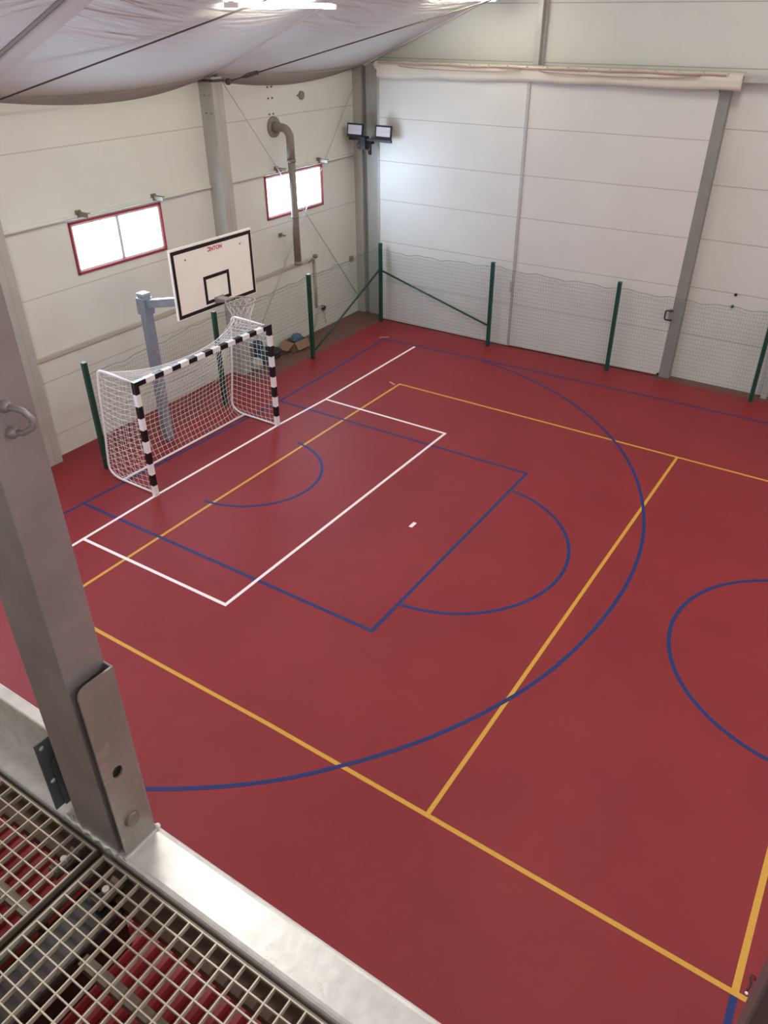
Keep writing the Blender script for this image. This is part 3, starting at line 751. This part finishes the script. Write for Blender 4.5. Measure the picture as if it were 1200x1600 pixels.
# net: top, back and two sides
yL, yR = GYL+0.02, GYR-0.02
def rear_x(z):
    prof = [(0.0,-0.02),(0.03,-0.12),(0.06,-0.22),(0.10,-0.29),(0.24,-0.335),(0.5,-0.30),(1.0,-0.22),(1.55,-0.16),(1.94,-0.10),(2.06,0.0)]
    for (z0, x0), (z1, x1) in zip(prof[:-1], prof[1:]):
        if z0 <= z <= z1: return x0+(x1-x0)*(z-z0)/(z1-z0)
    return 0.0
def back_edge(u):
    k = 4*u*(1-u)
    return Vector((0.0+0.30*k**0.8, yL+(yR-yL)*u, GZ-0.02-0.20*k**0.8))
def net_top(u, v):
    a = Vector((GX-PW/2, yL+(yR-yL)*u, GZ-0.03)); b = back_edge(u)
    p = a.lerp(b, v); p.z -= 0.05*math.sin(PI*u)*math.sin(PI*v); return p
def net_back(u, v):
    e = back_edge(u); g = Vector((-0.02, e.y, 0.03)); p = e.lerp(g, v)
    side = abs(2*u-1)**6; zx = rear_x(min(2.06, max(0.0, p.z)))
    belly = -0.26*math.sin(PI*min(1, v**1.3))
    p.x = (1-side)*(p.x+belly)+side*zx; return p
def net_side(y, sg):
    def f(u, v):
        z = (GZ-0.03)*(1-v)+0.03*v
        x = (GX-PW/2)*(1-u)+rear_x(z)*u
        return Vector((x, y+sg*0.05*math.sin(PI*u)*math.sin(PI*v), z-0.06*math.sin(PI*u)*(1-0.5*v)*(0.3+v)))
    return f
def netting(mb, fn, nu, nv, res, r):
    for i in range(nu+1): mb.tube([fn(i/nu, j/res) for j in range(res+1)], r, 4, cap=False)
    for j in range(nv+1): mb.tube([fn(i/res, j/nv) for i in range(res+1)], r, 4, cap=False)
for nm, fn, nu, nv, res in (('top_net', net_top, 31, 9, 24), ('back_net', net_back, 31, 20, 28), ('side_net', net_side(yL, -1), 9, 20, 18), ('side_net', net_side(yR, 1), 9, 20, 18)):
    m = MB(); netting(m, fn, nu, nv, res, 0.0034); obj(nm, m, 'net', t)
m = MB(); m.tube([back_edge(i/40) for i in range(41)], 0.007, 6); obj('edge_cord', m, 'net', t)

# ------------------------------------------------------------------ green fences
def fence(lab, loc, posts, brace, spans, first_loc):
    t = thing('mesh_fence', lab, 'fence', first_loc)
    for (x, y, h) in posts:
        p = obj('fence_post', MB().box(x-0.04, x+0.04, y-0.04, y+0.04, 0, h), 'green', t, bevel=0.008)
        obj('post_cap', MB().box(x-0.043, x+0.043, y-0.043, y+0.043, h, h+0.012), 'steel_light' if h < 2.02 else 'green', p, bevel=0.004)
    for a, b in brace: obj('brace', MB().tube([a, b], 0.024, 10), 'green', t)
    for (a, b, ha, hb) in spans:
        a = Vector(a); b = Vector(b); L = (b-a).length; d = (b-a)/L; m = MB(); nv = int(L/0.056)
        top = lambda s: ha+(hb-ha)*s/L-0.02*math.sin(PI*s/L)+0.018*math.sin(s*6.1+ha*7)+0.010*math.sin(s*13.7)
        for i in range(nv+1):
            s = min(L, i*0.056); p = a+d*s; m.tube([(p.x, p.y, 0.03), (p.x, p.y, top(s))], 0.0018, 4, cap=False)
        k = 0
        z = 0.05
        while z < min(ha, hb)-0.05:
            m.tube([(a.x, a.y, z), (b.x, b.y, z)], 0.0020, 4, cap=False); z += 0.085
        m.tube([(a.x+d.x*L*i/60, a.y+d.y*L*i/60, top(L*i/60)) for i in range(61)], 0.005, 5, cap=False)
        m.tube([(a.x+d.x*L*i/60, a.y+d.y*L*i/60, top(L*i/60)-0.07) for i in range(61)], 0.0023, 4, cap=False)
        obj('mesh_panel', m, 'green_wire', t)
lp = [(-0.62,-1.47,2.01), (-0.67,1.60,2.01), (-0.76,4.66,1.99)]
cpt = (-0.86, 7.70)
fence('green post and wire mesh fence behind the goal along the side wall', None, lp,
      [((-0.76,4.72,0.17), (-0.85,7.66,1.40))],
      [((-0.66,-1.43,0), (-0.71,1.56,0), 1.75, 1.90), ((-0.71,1.64,0), (-0.80,4.62,0), 1.90, 1.93), ((-0.80,4.70,0), (-0.89,7.66,0), 1.93, 1.93)], (-0.7, 3.1, 0))
fp = [(-0.86,7.70,2.03), (2.33,7.66,2.03), (5.33,7.76,2.03), (8.46,7.80,1.92), (11.6,7.8,2.0)]
fence('green post and wire mesh fence in front of the cream sliding doors', None, fp,
      [((-0.82,7.69,1.36), (2.30,7.645,0.52))],
      [((-0.82,7.72,0), (2.29,7.70,0), 1.86, 1.93), ((2.37,7.70,0), (5.29,7.80,0), 1.93, 1.88), ((5.37,7.80,0), (8.42,7.84,0), 1.88, 1.90), ((8.5,7.84,0), (11.56,7.84,0), 1.9, 1.9)], (3.8, 7.75, 0))

# ------------------------------------------------------------------ clutter by the side wall
t = thing('cardboard_box', 'open brown cardboard box on the floor by the side wall', 'box', (-1.52, 4.92, 0))
m = MB(); x0, x1, y0, y1, h = -1.72, -1.38, 4.74, 5.22, 0.22; w = 0.012
m.box(x0, x1, y0, y1, 0, w); m.box(x0, x0+w, y0, y1, w, h); m.box(x1-w, x1, y0, y1, w, h); m.box(x0+w, x1-w, y0, y0+w, w, h); m.box(x0+w, x1-w, y1-w, y1, w, h)
obj('carton', m, 'card', t)
m = MB(); m.hexa([(x0,y0,h),(x1,y0,h),(x1,y0-0.008,h),(x0,y0-0.008,h),(x0+.02,y0-0.24,h-.12),(x1-.02,y0-0.24,h-.12),(x1-.02,y0-0.245,h-.128),(x0+.02,y0-0.245,h-.128)]); obj('flap', m, 'card', t)
m = MB(); m.hexa([(x1,y0,h),(x1,y1,h),(x1+0.008,y1,h),(x1+0.008,y0,h),(x1+.10,y0+.02,h-.17),(x1+.10,y1-.02,h-.17),(x1+.108,y1-.02,h-.17),(x1+.108,y0+.02,h-.17)]); obj('flap', m, 'card', t)
def lump(seed, amp):
    r = random.Random(seed); ph = [r.uniform(0, 6) for _ in range(6)]
    return lambda d: 1+amp*(math.sin(3*d.x+ph[0])*math.sin(4*d.y+ph[1])+0.6*math.sin(7*d.z+ph[2]+2*d.x)+0.5*math.sin(9*d.y+ph[3]))
m = MB(); m.ball((-1.55, 5.02, 0.23), 0.23, 0, 28, 18, (0.58, 0.74, 0.5), lump(3, 0.1))
obj('tarpaulin', m, 'blue_tarp', label='crumpled blue tarpaulin lying in the open cardboard box', cat='tarpaulin')
m = MB(); m.ball((-1.60, 4.24, 0.11), 0.27, 0, 28, 18, (0.62, 0.85, 0.42), lump(5, 0.1)); m.ball((-1.66, 4.18, 0.22), 0.12, 0, 16, 10, (0.8, 1, 0.9), lump(8, 0.1))
obj('sports_bag', m, 'black_bag', label='slumped black bag between the cardboard box and the goal', cat='bag')
t = thing('spray_canister', 'dark teal two-bulb canister by the wall seen through the goal net', 'canister', (-1.58, 3.72, 0))
m = MB(); m.tube([(-1.58,3.72,0),(-1.58,3.72,0.05),(-1.58,3.72,0.2),(-1.58,3.72,0.30),(-1.58,3.72,0.34)], [0.13,0.15,0.15,0.13,0.07], 18); obj('tank', m, 'teal', t)
m = MB(); m.tube([(-1.58,3.70,0.33),(-1.58,3.69,0.38),(-1.58,3.68,0.46),(-1.58,3.68,0.55),(-1.58,3.68,0.58)], [0.06,0.11,0.13,0.11,0.03], 18); obj('upper_tank', m, 'teal', t)
m = MB(); m.tube([(-1.45,3.78,0.32),(-1.38,3.9,0.34),(-1.42,3.98,0.2),(-1.5,3.95,0.05)], 0.012, 6); obj('hose', m, 'black_metal', t)
m = MB(); m.ball((-1.42, 3.42, 0.15), 0.2, 0, 24, 16, (0.6, 0.75, 0.75), lump(11, 0.1))
obj('sack', m, 'sack', label='pale grey sack on the floor beside the teal canister', cat='sack')
# thin cord on the floor at the net post socket
t = thing('thin_cord', 'thin dark cord with white end lying on the court near the right edge', 'cord', (10.93, -4.33, 0))
obj('cord', MB().tube([(10.895,-4.40,0.008),(10.912,-4.35,0.01),(10.922,-4.30,0.012),(10.908,-4.27,0.012),(10.912,-4.235,0.02),(10.937,-4.235,0.02),(10.942,-4.26,0.012)], 0.0065, 6), 'black_metal', t)
obj('cord_end', MB().ball((10.90,-4.408,0.012), 0.014), 'white', t, label='white cord end')

# ------------------------------------------------------------------ walkway in the foreground
ZT = 5.30
t = thing('walkway_beam', 'shiny galvanised edge beam of the walkway with rounded edges', 'beam', (9.3, -8.115, 5.10))
obj('beam', MB().box(5.0, 14.0, -8.168, -8.060, 5.10, ZT), 'galv_bright', t, bevel=0.014, seg=4)
for x in (5.6, 12.8):
    m = MB(); m.box(x-0.06, x+0.06, -8.168, -8.062, 0.012, 5.10)
    lg = obj('support_leg', m, 'galv', t)
    obj('foot_plate', MB().box(x-0.12, x+0.12, -8.23, -8.0, 0, 0.012), 'galv', lg)
obj('support_ledge', MB().box(5.0, 14.0, -8.225, -8.170, 5.235, 5.262).box(5.0, 14.0, -8.178, -8.170, 5.10, 5.235), 'brown', t, label='dull brown support ledge')
obj('floor_bearer', MB().box(9.105, 9.215, -9.8, -8.228, 5.13, 5.258), 'bearer', t, bevel=0.006)
obj('floor_bearer', MB().box(7.2, 7.3, -9.8, -8.228, 5.13, 5.262), 'galv_dull', t, bevel=0.006)
obj('floor_bearer', MB().box(11.0, 11.1, -9.8, -8.228, 5.13, 5.262), 'galv_dull', t, bevel=0.006)
obj('back_beam', MB().box(5.0, 14.0, -9.9, -9.8, 5.10, ZT), 'galv', t, bevel=0.01)
obj('stiffener', MB().box(9.225, 11.0, -8.352, -8.328, 5.235, 5.262), 'galv_dull', t)
obj('stiffener', MB().box(7.3, 9.09, -8.352, -8.328, 5.235, 5.262), 'galv_dull', t)

def grating(x0, x1, y0, y1, phase_from_right, lab, clip):
    t = thing('floor_grating', lab, 'grating', ((x0+x1)/2, (y0+y1)/2, ZT-0.03), 'walkway gratings')
    m = MB(); b = 0.003
    xs = [x1-b/2-0.038*i for i in range(int((x1-x0)/0.038)+1)] if phase_from_right else [x0+b/2+0.038*i for i in range(int((x1-x0)/0.038)+1)]
    for x in xs: m.box(x-b/2, x+b/2, y0, y1, ZT-0.013, ZT)
    j = 0
    while y1-b/2-0.0335*j > y0:
        y = y1-b/2-0.0335*j; m.box(x0, x1, y-b/2, y+b/2, ZT-0.009, ZT-0.0006); j += 1
    obj('bars', m, 'grate', t)
    m = MB()
    m.box(x0-b, x0, y0, y1, ZT-0.034, ZT); m.box(x1, x1+b, y0, y1, ZT-0.034, ZT); m.box(x0-b, x1+b, y1, y1+b, ZT-0.034, ZT); m.box(x0-b, x1+b, y0-b, y0, ZT-0.034, ZT)
    obj('edge_band', m, 'band', t)
    cx, cy = clip
    m = MB()
    for s in (-1, 1):
        m.hexa([(cx-.014,cy+s*.004,ZT-.030),(cx+.014,cy+s*.004,ZT-.030),(cx+.014,cy+s*.034,ZT-.030),(cx-.014,cy+s*.034,ZT-.030),
                (cx-.013,cy+s*.004,ZT-.018),(cx+.013,cy+s*.004,ZT-.018),(cx+.013,cy+s*.030,ZT-.004),(cx-.013,cy+s*.030,ZT-.004)])
    m.box(cx-.014, cx+.014, cy-.006, cy+.006, ZT-.030, ZT-.016)
    c = obj('clip', m, 'galv_dull', t, bevel=0.002)
    obj('clip_bolt', MB().cyl((cx,cy,ZT-.018), (cx,cy,ZT-.002), 0.0075, 12).cyl((cx,cy,ZT-.05), (cx,cy,ZT-.018), 0.004, 8), 'galv_bright', c)
grating(7.30, 9.079, -9.55, -8.181, True, 'steel bar grating left of the gap at the post foot', (9.034, -8.232))
grating(9.104, 10.95, -9.55, -8.181, False, 'steel bar grating right of the gap, along the bright beam', (9.168, -8.228))

# red profiled sheeting under the walkway
t = thing('red_cabin', 'red profiled sheet roof seen through the walkway gratings', 'roof', (9.3, -9.3, 0))
prof = []; x = 5.75
while x < 12.5:
    prof += [(x, 4.80), (x+0.018, 4.80), (x+0.024, 4.822), (x+0.044, 4.822)]; x += 0.05
m = MB(); n = len(prof)
vs = [(a, -10.6, z) for a, z in prof]+[(a, -8.02, z) for a, z in prof]+[(a, -10.6, z-0.01) for a, z in prof]+[(a, -8.02, z-0.01) for a, z in prof]
fs = [(i, i+1, n+i+1, n+i) for i in range(n-1)]+[(2*n+i, 3*n+i, 3*n+i+1, 2*n+i+1) for i in range(n-1)]+[(n+i, n+i+1, 3*n+i+1, 3*n+i) for i in range(n-1)]+[(i, 2*n+i, 2*n+i+1, i+1) for i in range(n-1)]
m.add(vs, fs); obj('sheet_roof', m, 'red_sheet', t)
m = MB(); m.box(5.8, 12.5, -10.5, -8.10, 0, 4.79); obj('cabin_wall', m, 'red_sheet', t)

# guard post ---------------------------------------------------------------
def plate(outer, holes, x, th, mname, name, parent, label=None):
    """flat plate in the YZ plane with through holes"""
    bm = bmesh.new(); edges = []
    for loop in [outer]+holes:
        vs = [bm.verts.new((0, y, z)) for y, z in loop]
        edges += [bm.edges.new((vs[i], vs[(i+1) % len(vs)])) for i in range(len(vs))]
    bmesh.ops.triangle_fill(bm, use_beauty=True, edges=edges)
    ext = bmesh.ops.extrude_face_region(bm, geom=bm.faces[:])
    bmesh.ops.translate(bm, verts=[v for v in ext['geom'] if isinstance(v, bmesh.types.BMVert)], vec=(th, 0, 0))
    bm.verts.ensure_lookup_table()
    mb = MB(); ix = {v: i for i, v in enumerate(bm.verts)}
    mb.add([(x+v.co.x, v.co.y, v.co.z) for v in bm.verts], [tuple(ix[v] for v in f.verts) for f in bm.faces]); bm.free()
    return obj(name, mb, mname, parent, label=label)
def circ(cy, cz, r, n=18, sz=1.0): return [(cy+r*math.cos(2*PI*i/n), cz+sz*r*math.sin(2*PI*i/n)) for i in range(n)]
def rounded(y0, y1, z0, z1, rl):
    P = [(y0, z0), (y1, z0), (y1, z1)]
    P += [(y0+rl-rl*math.sin(a), z1-rl+rl*math.cos(a)) for a in [i*PI/2/8 for i in range(9)]]
    return P
t = thing('guard_post', 'tall grey galvanised walkway post with bolted cover plate and chain hook', 'post', (9.06, -8.115, ZT))
px0, px1, py0, py1 = 8.992, 9.126, -8.160, -8.072
obj('post_tube', MB().box(px0, px1, py0, py1, ZT, 7.9), 'galv', t, bevel=0.0035, seg=3)
pl = plate(rounded(-8.156, -8.076, ZT+0.001, 5.808, 0.022), [circ(-8.122, 5.551, 0.0125, 18, 1.25)], 9.147, 0.005, 'galv_warm', 'cover_plate', t)
m = MB(); m.box(9.10, 9.151, -8.0765, -8.071, ZT+0.001, 5.808); obj('plate_flange', m, 'galv', pl, bevel=0.003)
m = MB(); m.box(9.146, 9.156, -8.163, -8.070, ZT-0.002, ZT+0.006); m.ball((9.152, -8.068, ZT+0.004), 0.008); obj('plate_foot', m, 'galv_bright', pl)
m = MB(); m.cyl((9.12, -8.121, 5.398), (9.160, -8.121, 5.398), 0.0165, 22); m.cyl((9.12, -8.121, 5.398), (9.153, -8.121, 5.398), 0.019, 22)
obj('bolt_head', m, 'galv_dull', pl)
m = MB(); r0 = (9.124, -8.119, 6.372); r1 = (9.124, -8.120, 6.328)
m.ball(r0, 0.0115, sc=(1.2, 1, 1)); m.ball(r1, 0.0115, sc=(1.2, 1, 1))
m.tube([(9.124,-8.119,6.372),(9.140,-8.117,6.372),(9.152,-8.108,6.366),(9.158,-8.100,6.350),(9.156,-8.102,6.336),(9.144,-8.113,6.328),(9.124,-8.120,6.328)], 0.0052, 10)
obj('chain_hook', m, 'galv', t, label='welded loop hook')
bk = plate([(-8.172,5.325),(-8.10,5.325),(-8.10,5.538),(-8.172,5.538)], [circ(-8.158, 5.520, 0.006), circ(-8.158, 5.412, 0.0065), circ(-8.128, 5.458, 0.006)], 8.936, 0.004, 'bracket', 'hinge_plate', t, 'dark zinc plate with holes')
plate(rounded(-8.152, -8.10, 5.33, 5.482, 0.018), [circ(-8.128, 5.462, 0.007), circ(-8.134, 5.352, 0.005)], 8.946, 0.004, 'bracket', 'hinge_tab', bk)
m = MB(); m.box(8.94, 8.995, -8.108, -8.098, 5.33, 5.53); obj('hinge_web', m, 'bracket', bk)
m = MB()
m.tube([(8.95+0.012*i, -8.162+0.002*math.sin(i*2), ZT+0.001) for i in range(16)], [0.006+0.0022*math.sin(i*2.3) for i in range(16)], 8)
obj('weld_bead', m, 'galv_bright', t)
t = thing('kick_board', 'galvanised kick board standing on the beam left of the post', 'kick board', (7.6, -8.09, ZT))
obj('board', MB().box(5.2, 8.93, -8.106, -8.074, ZT, 5.485), 'galv_bright', t, bevel=0.004)
t = thing('guard_post', 'shade-darkened walkway post cut off at the lower right corner', 'post', (10.36, -8.115, ZT))
obj('post_tube', MB().box(10.300, 10.43, -8.128, -8.072, ZT, 6.8), 'post_shaded', t, bevel=0.006, seg=3)
obj('foot_plate', MB().box(10.28, 10.45, -8.163, -8.068, ZT, ZT+0.006), 'galv_dull', t)

# ------------------------------------------------------------------ light
def area(name, loc, rot, sx, sy, power, rgb, spread=PI):
    l = bpy.data.lights.new(name, 'AREA'); l.shape = 'RECTANGLE'; l.size = sx; l.size_y = sy; l.energy = power; l.color = rgb; l.spread = spread
    o = bpy.data.objects.new(name, l); C.objects.link(o); o.location = loc; o.rotation_euler = rot; return o
WARM = (1.0, 0.975, 0.935); COOL = (0.64, 0.82, 1.0)
def point(loc, p, rad=0.25):
    l = bpy.data.lights.new('lamp_glow', 'POINT'); l.energy = p; l.color = WARM; l.shadow_soft_size = rad
    o = bpy.data.objects.new('lamp_glow', l); C.objects.link(o); o.location = loc
for x, y, p, q in ((1.87,-9.4,60,50),(1.87,-4.4,130,60),(7.4,-11.2,30,20),(7.4,-6.8,62,50),(7.4,-2.0,170,120),(7.4,3.6,120,120),
                (14.2,-9.4,60,40),(14.2,-4.4,170,100),(14.2,1.6,170,120),(14.2,5.0,90,110),(19.8,-9.4,60,50),(19.8,-4.4,150,80),(19.8,1.6,150,80)):
    area('roof_lamp_light', (x, y, roof_z(x)-0.42), (0, 0, 0), 0.3, 1.9, p, WARM)
    point((x, y, roof_z(x)-0.5), q)
wd = bpy.data.worlds.new('world'); bpy.context.scene.world = wd; wd.use_nodes = True
wd.node_tree.nodes['Background'].inputs[0].default_value = (0.8, 0.9, 1, 1); wd.node_tree.nodes['Background'].inputs[1].default_value = 0.3

# ------------------------------------------------------------------ camera
yaw, pitch, roll = 2.1426842948798317, -0.5562002206739756, 0.002312365743032456
f = Vector((math.cos(pitch)*math.cos(yaw), math.cos(pitch)*math.sin(yaw), math.sin(pitch)))
r = f.cross(Vector((0,0,1))).normalized(); u = r.cross(f)
c_, s_ = math.cos(roll), math.sin(roll)
r2 = r*c_+u*s_; u2 = u*c_-r*s_
cam = bpy.data.cameras.new('camera'); co = bpy.data.objects.new('camera', cam); C.objects.link(co)
mw = Matrix((( r2.x, u2.x, -f.x, 10.196944426267), (r2.y, u2.y, -f.y, -8.685240635730503), (r2.z, u2.z, -f.z, 6.872470884105675), (0,0,0,1)))
co.matrix_world = mw
cam.sensor_fit = 'HORIZONTAL'; cam.sensor_width = 36.0; cam.lens = 36.0*1197.7888/1200
cam.shift_x = -19.96/1200; cam.shift_y = -27.83/1200
cam.clip_start = 0.02; cam.clip_end = 200
sc = bpy.context.scene; sc.camera = co
sc.view_settings.view_transform = 'Standard'; sc.view_settings.look = 'None'; sc.view_settings.gamma = 1.0
sc.view_settings.use_curve_mapping = False
sc.view_settings.exposure = -0.62
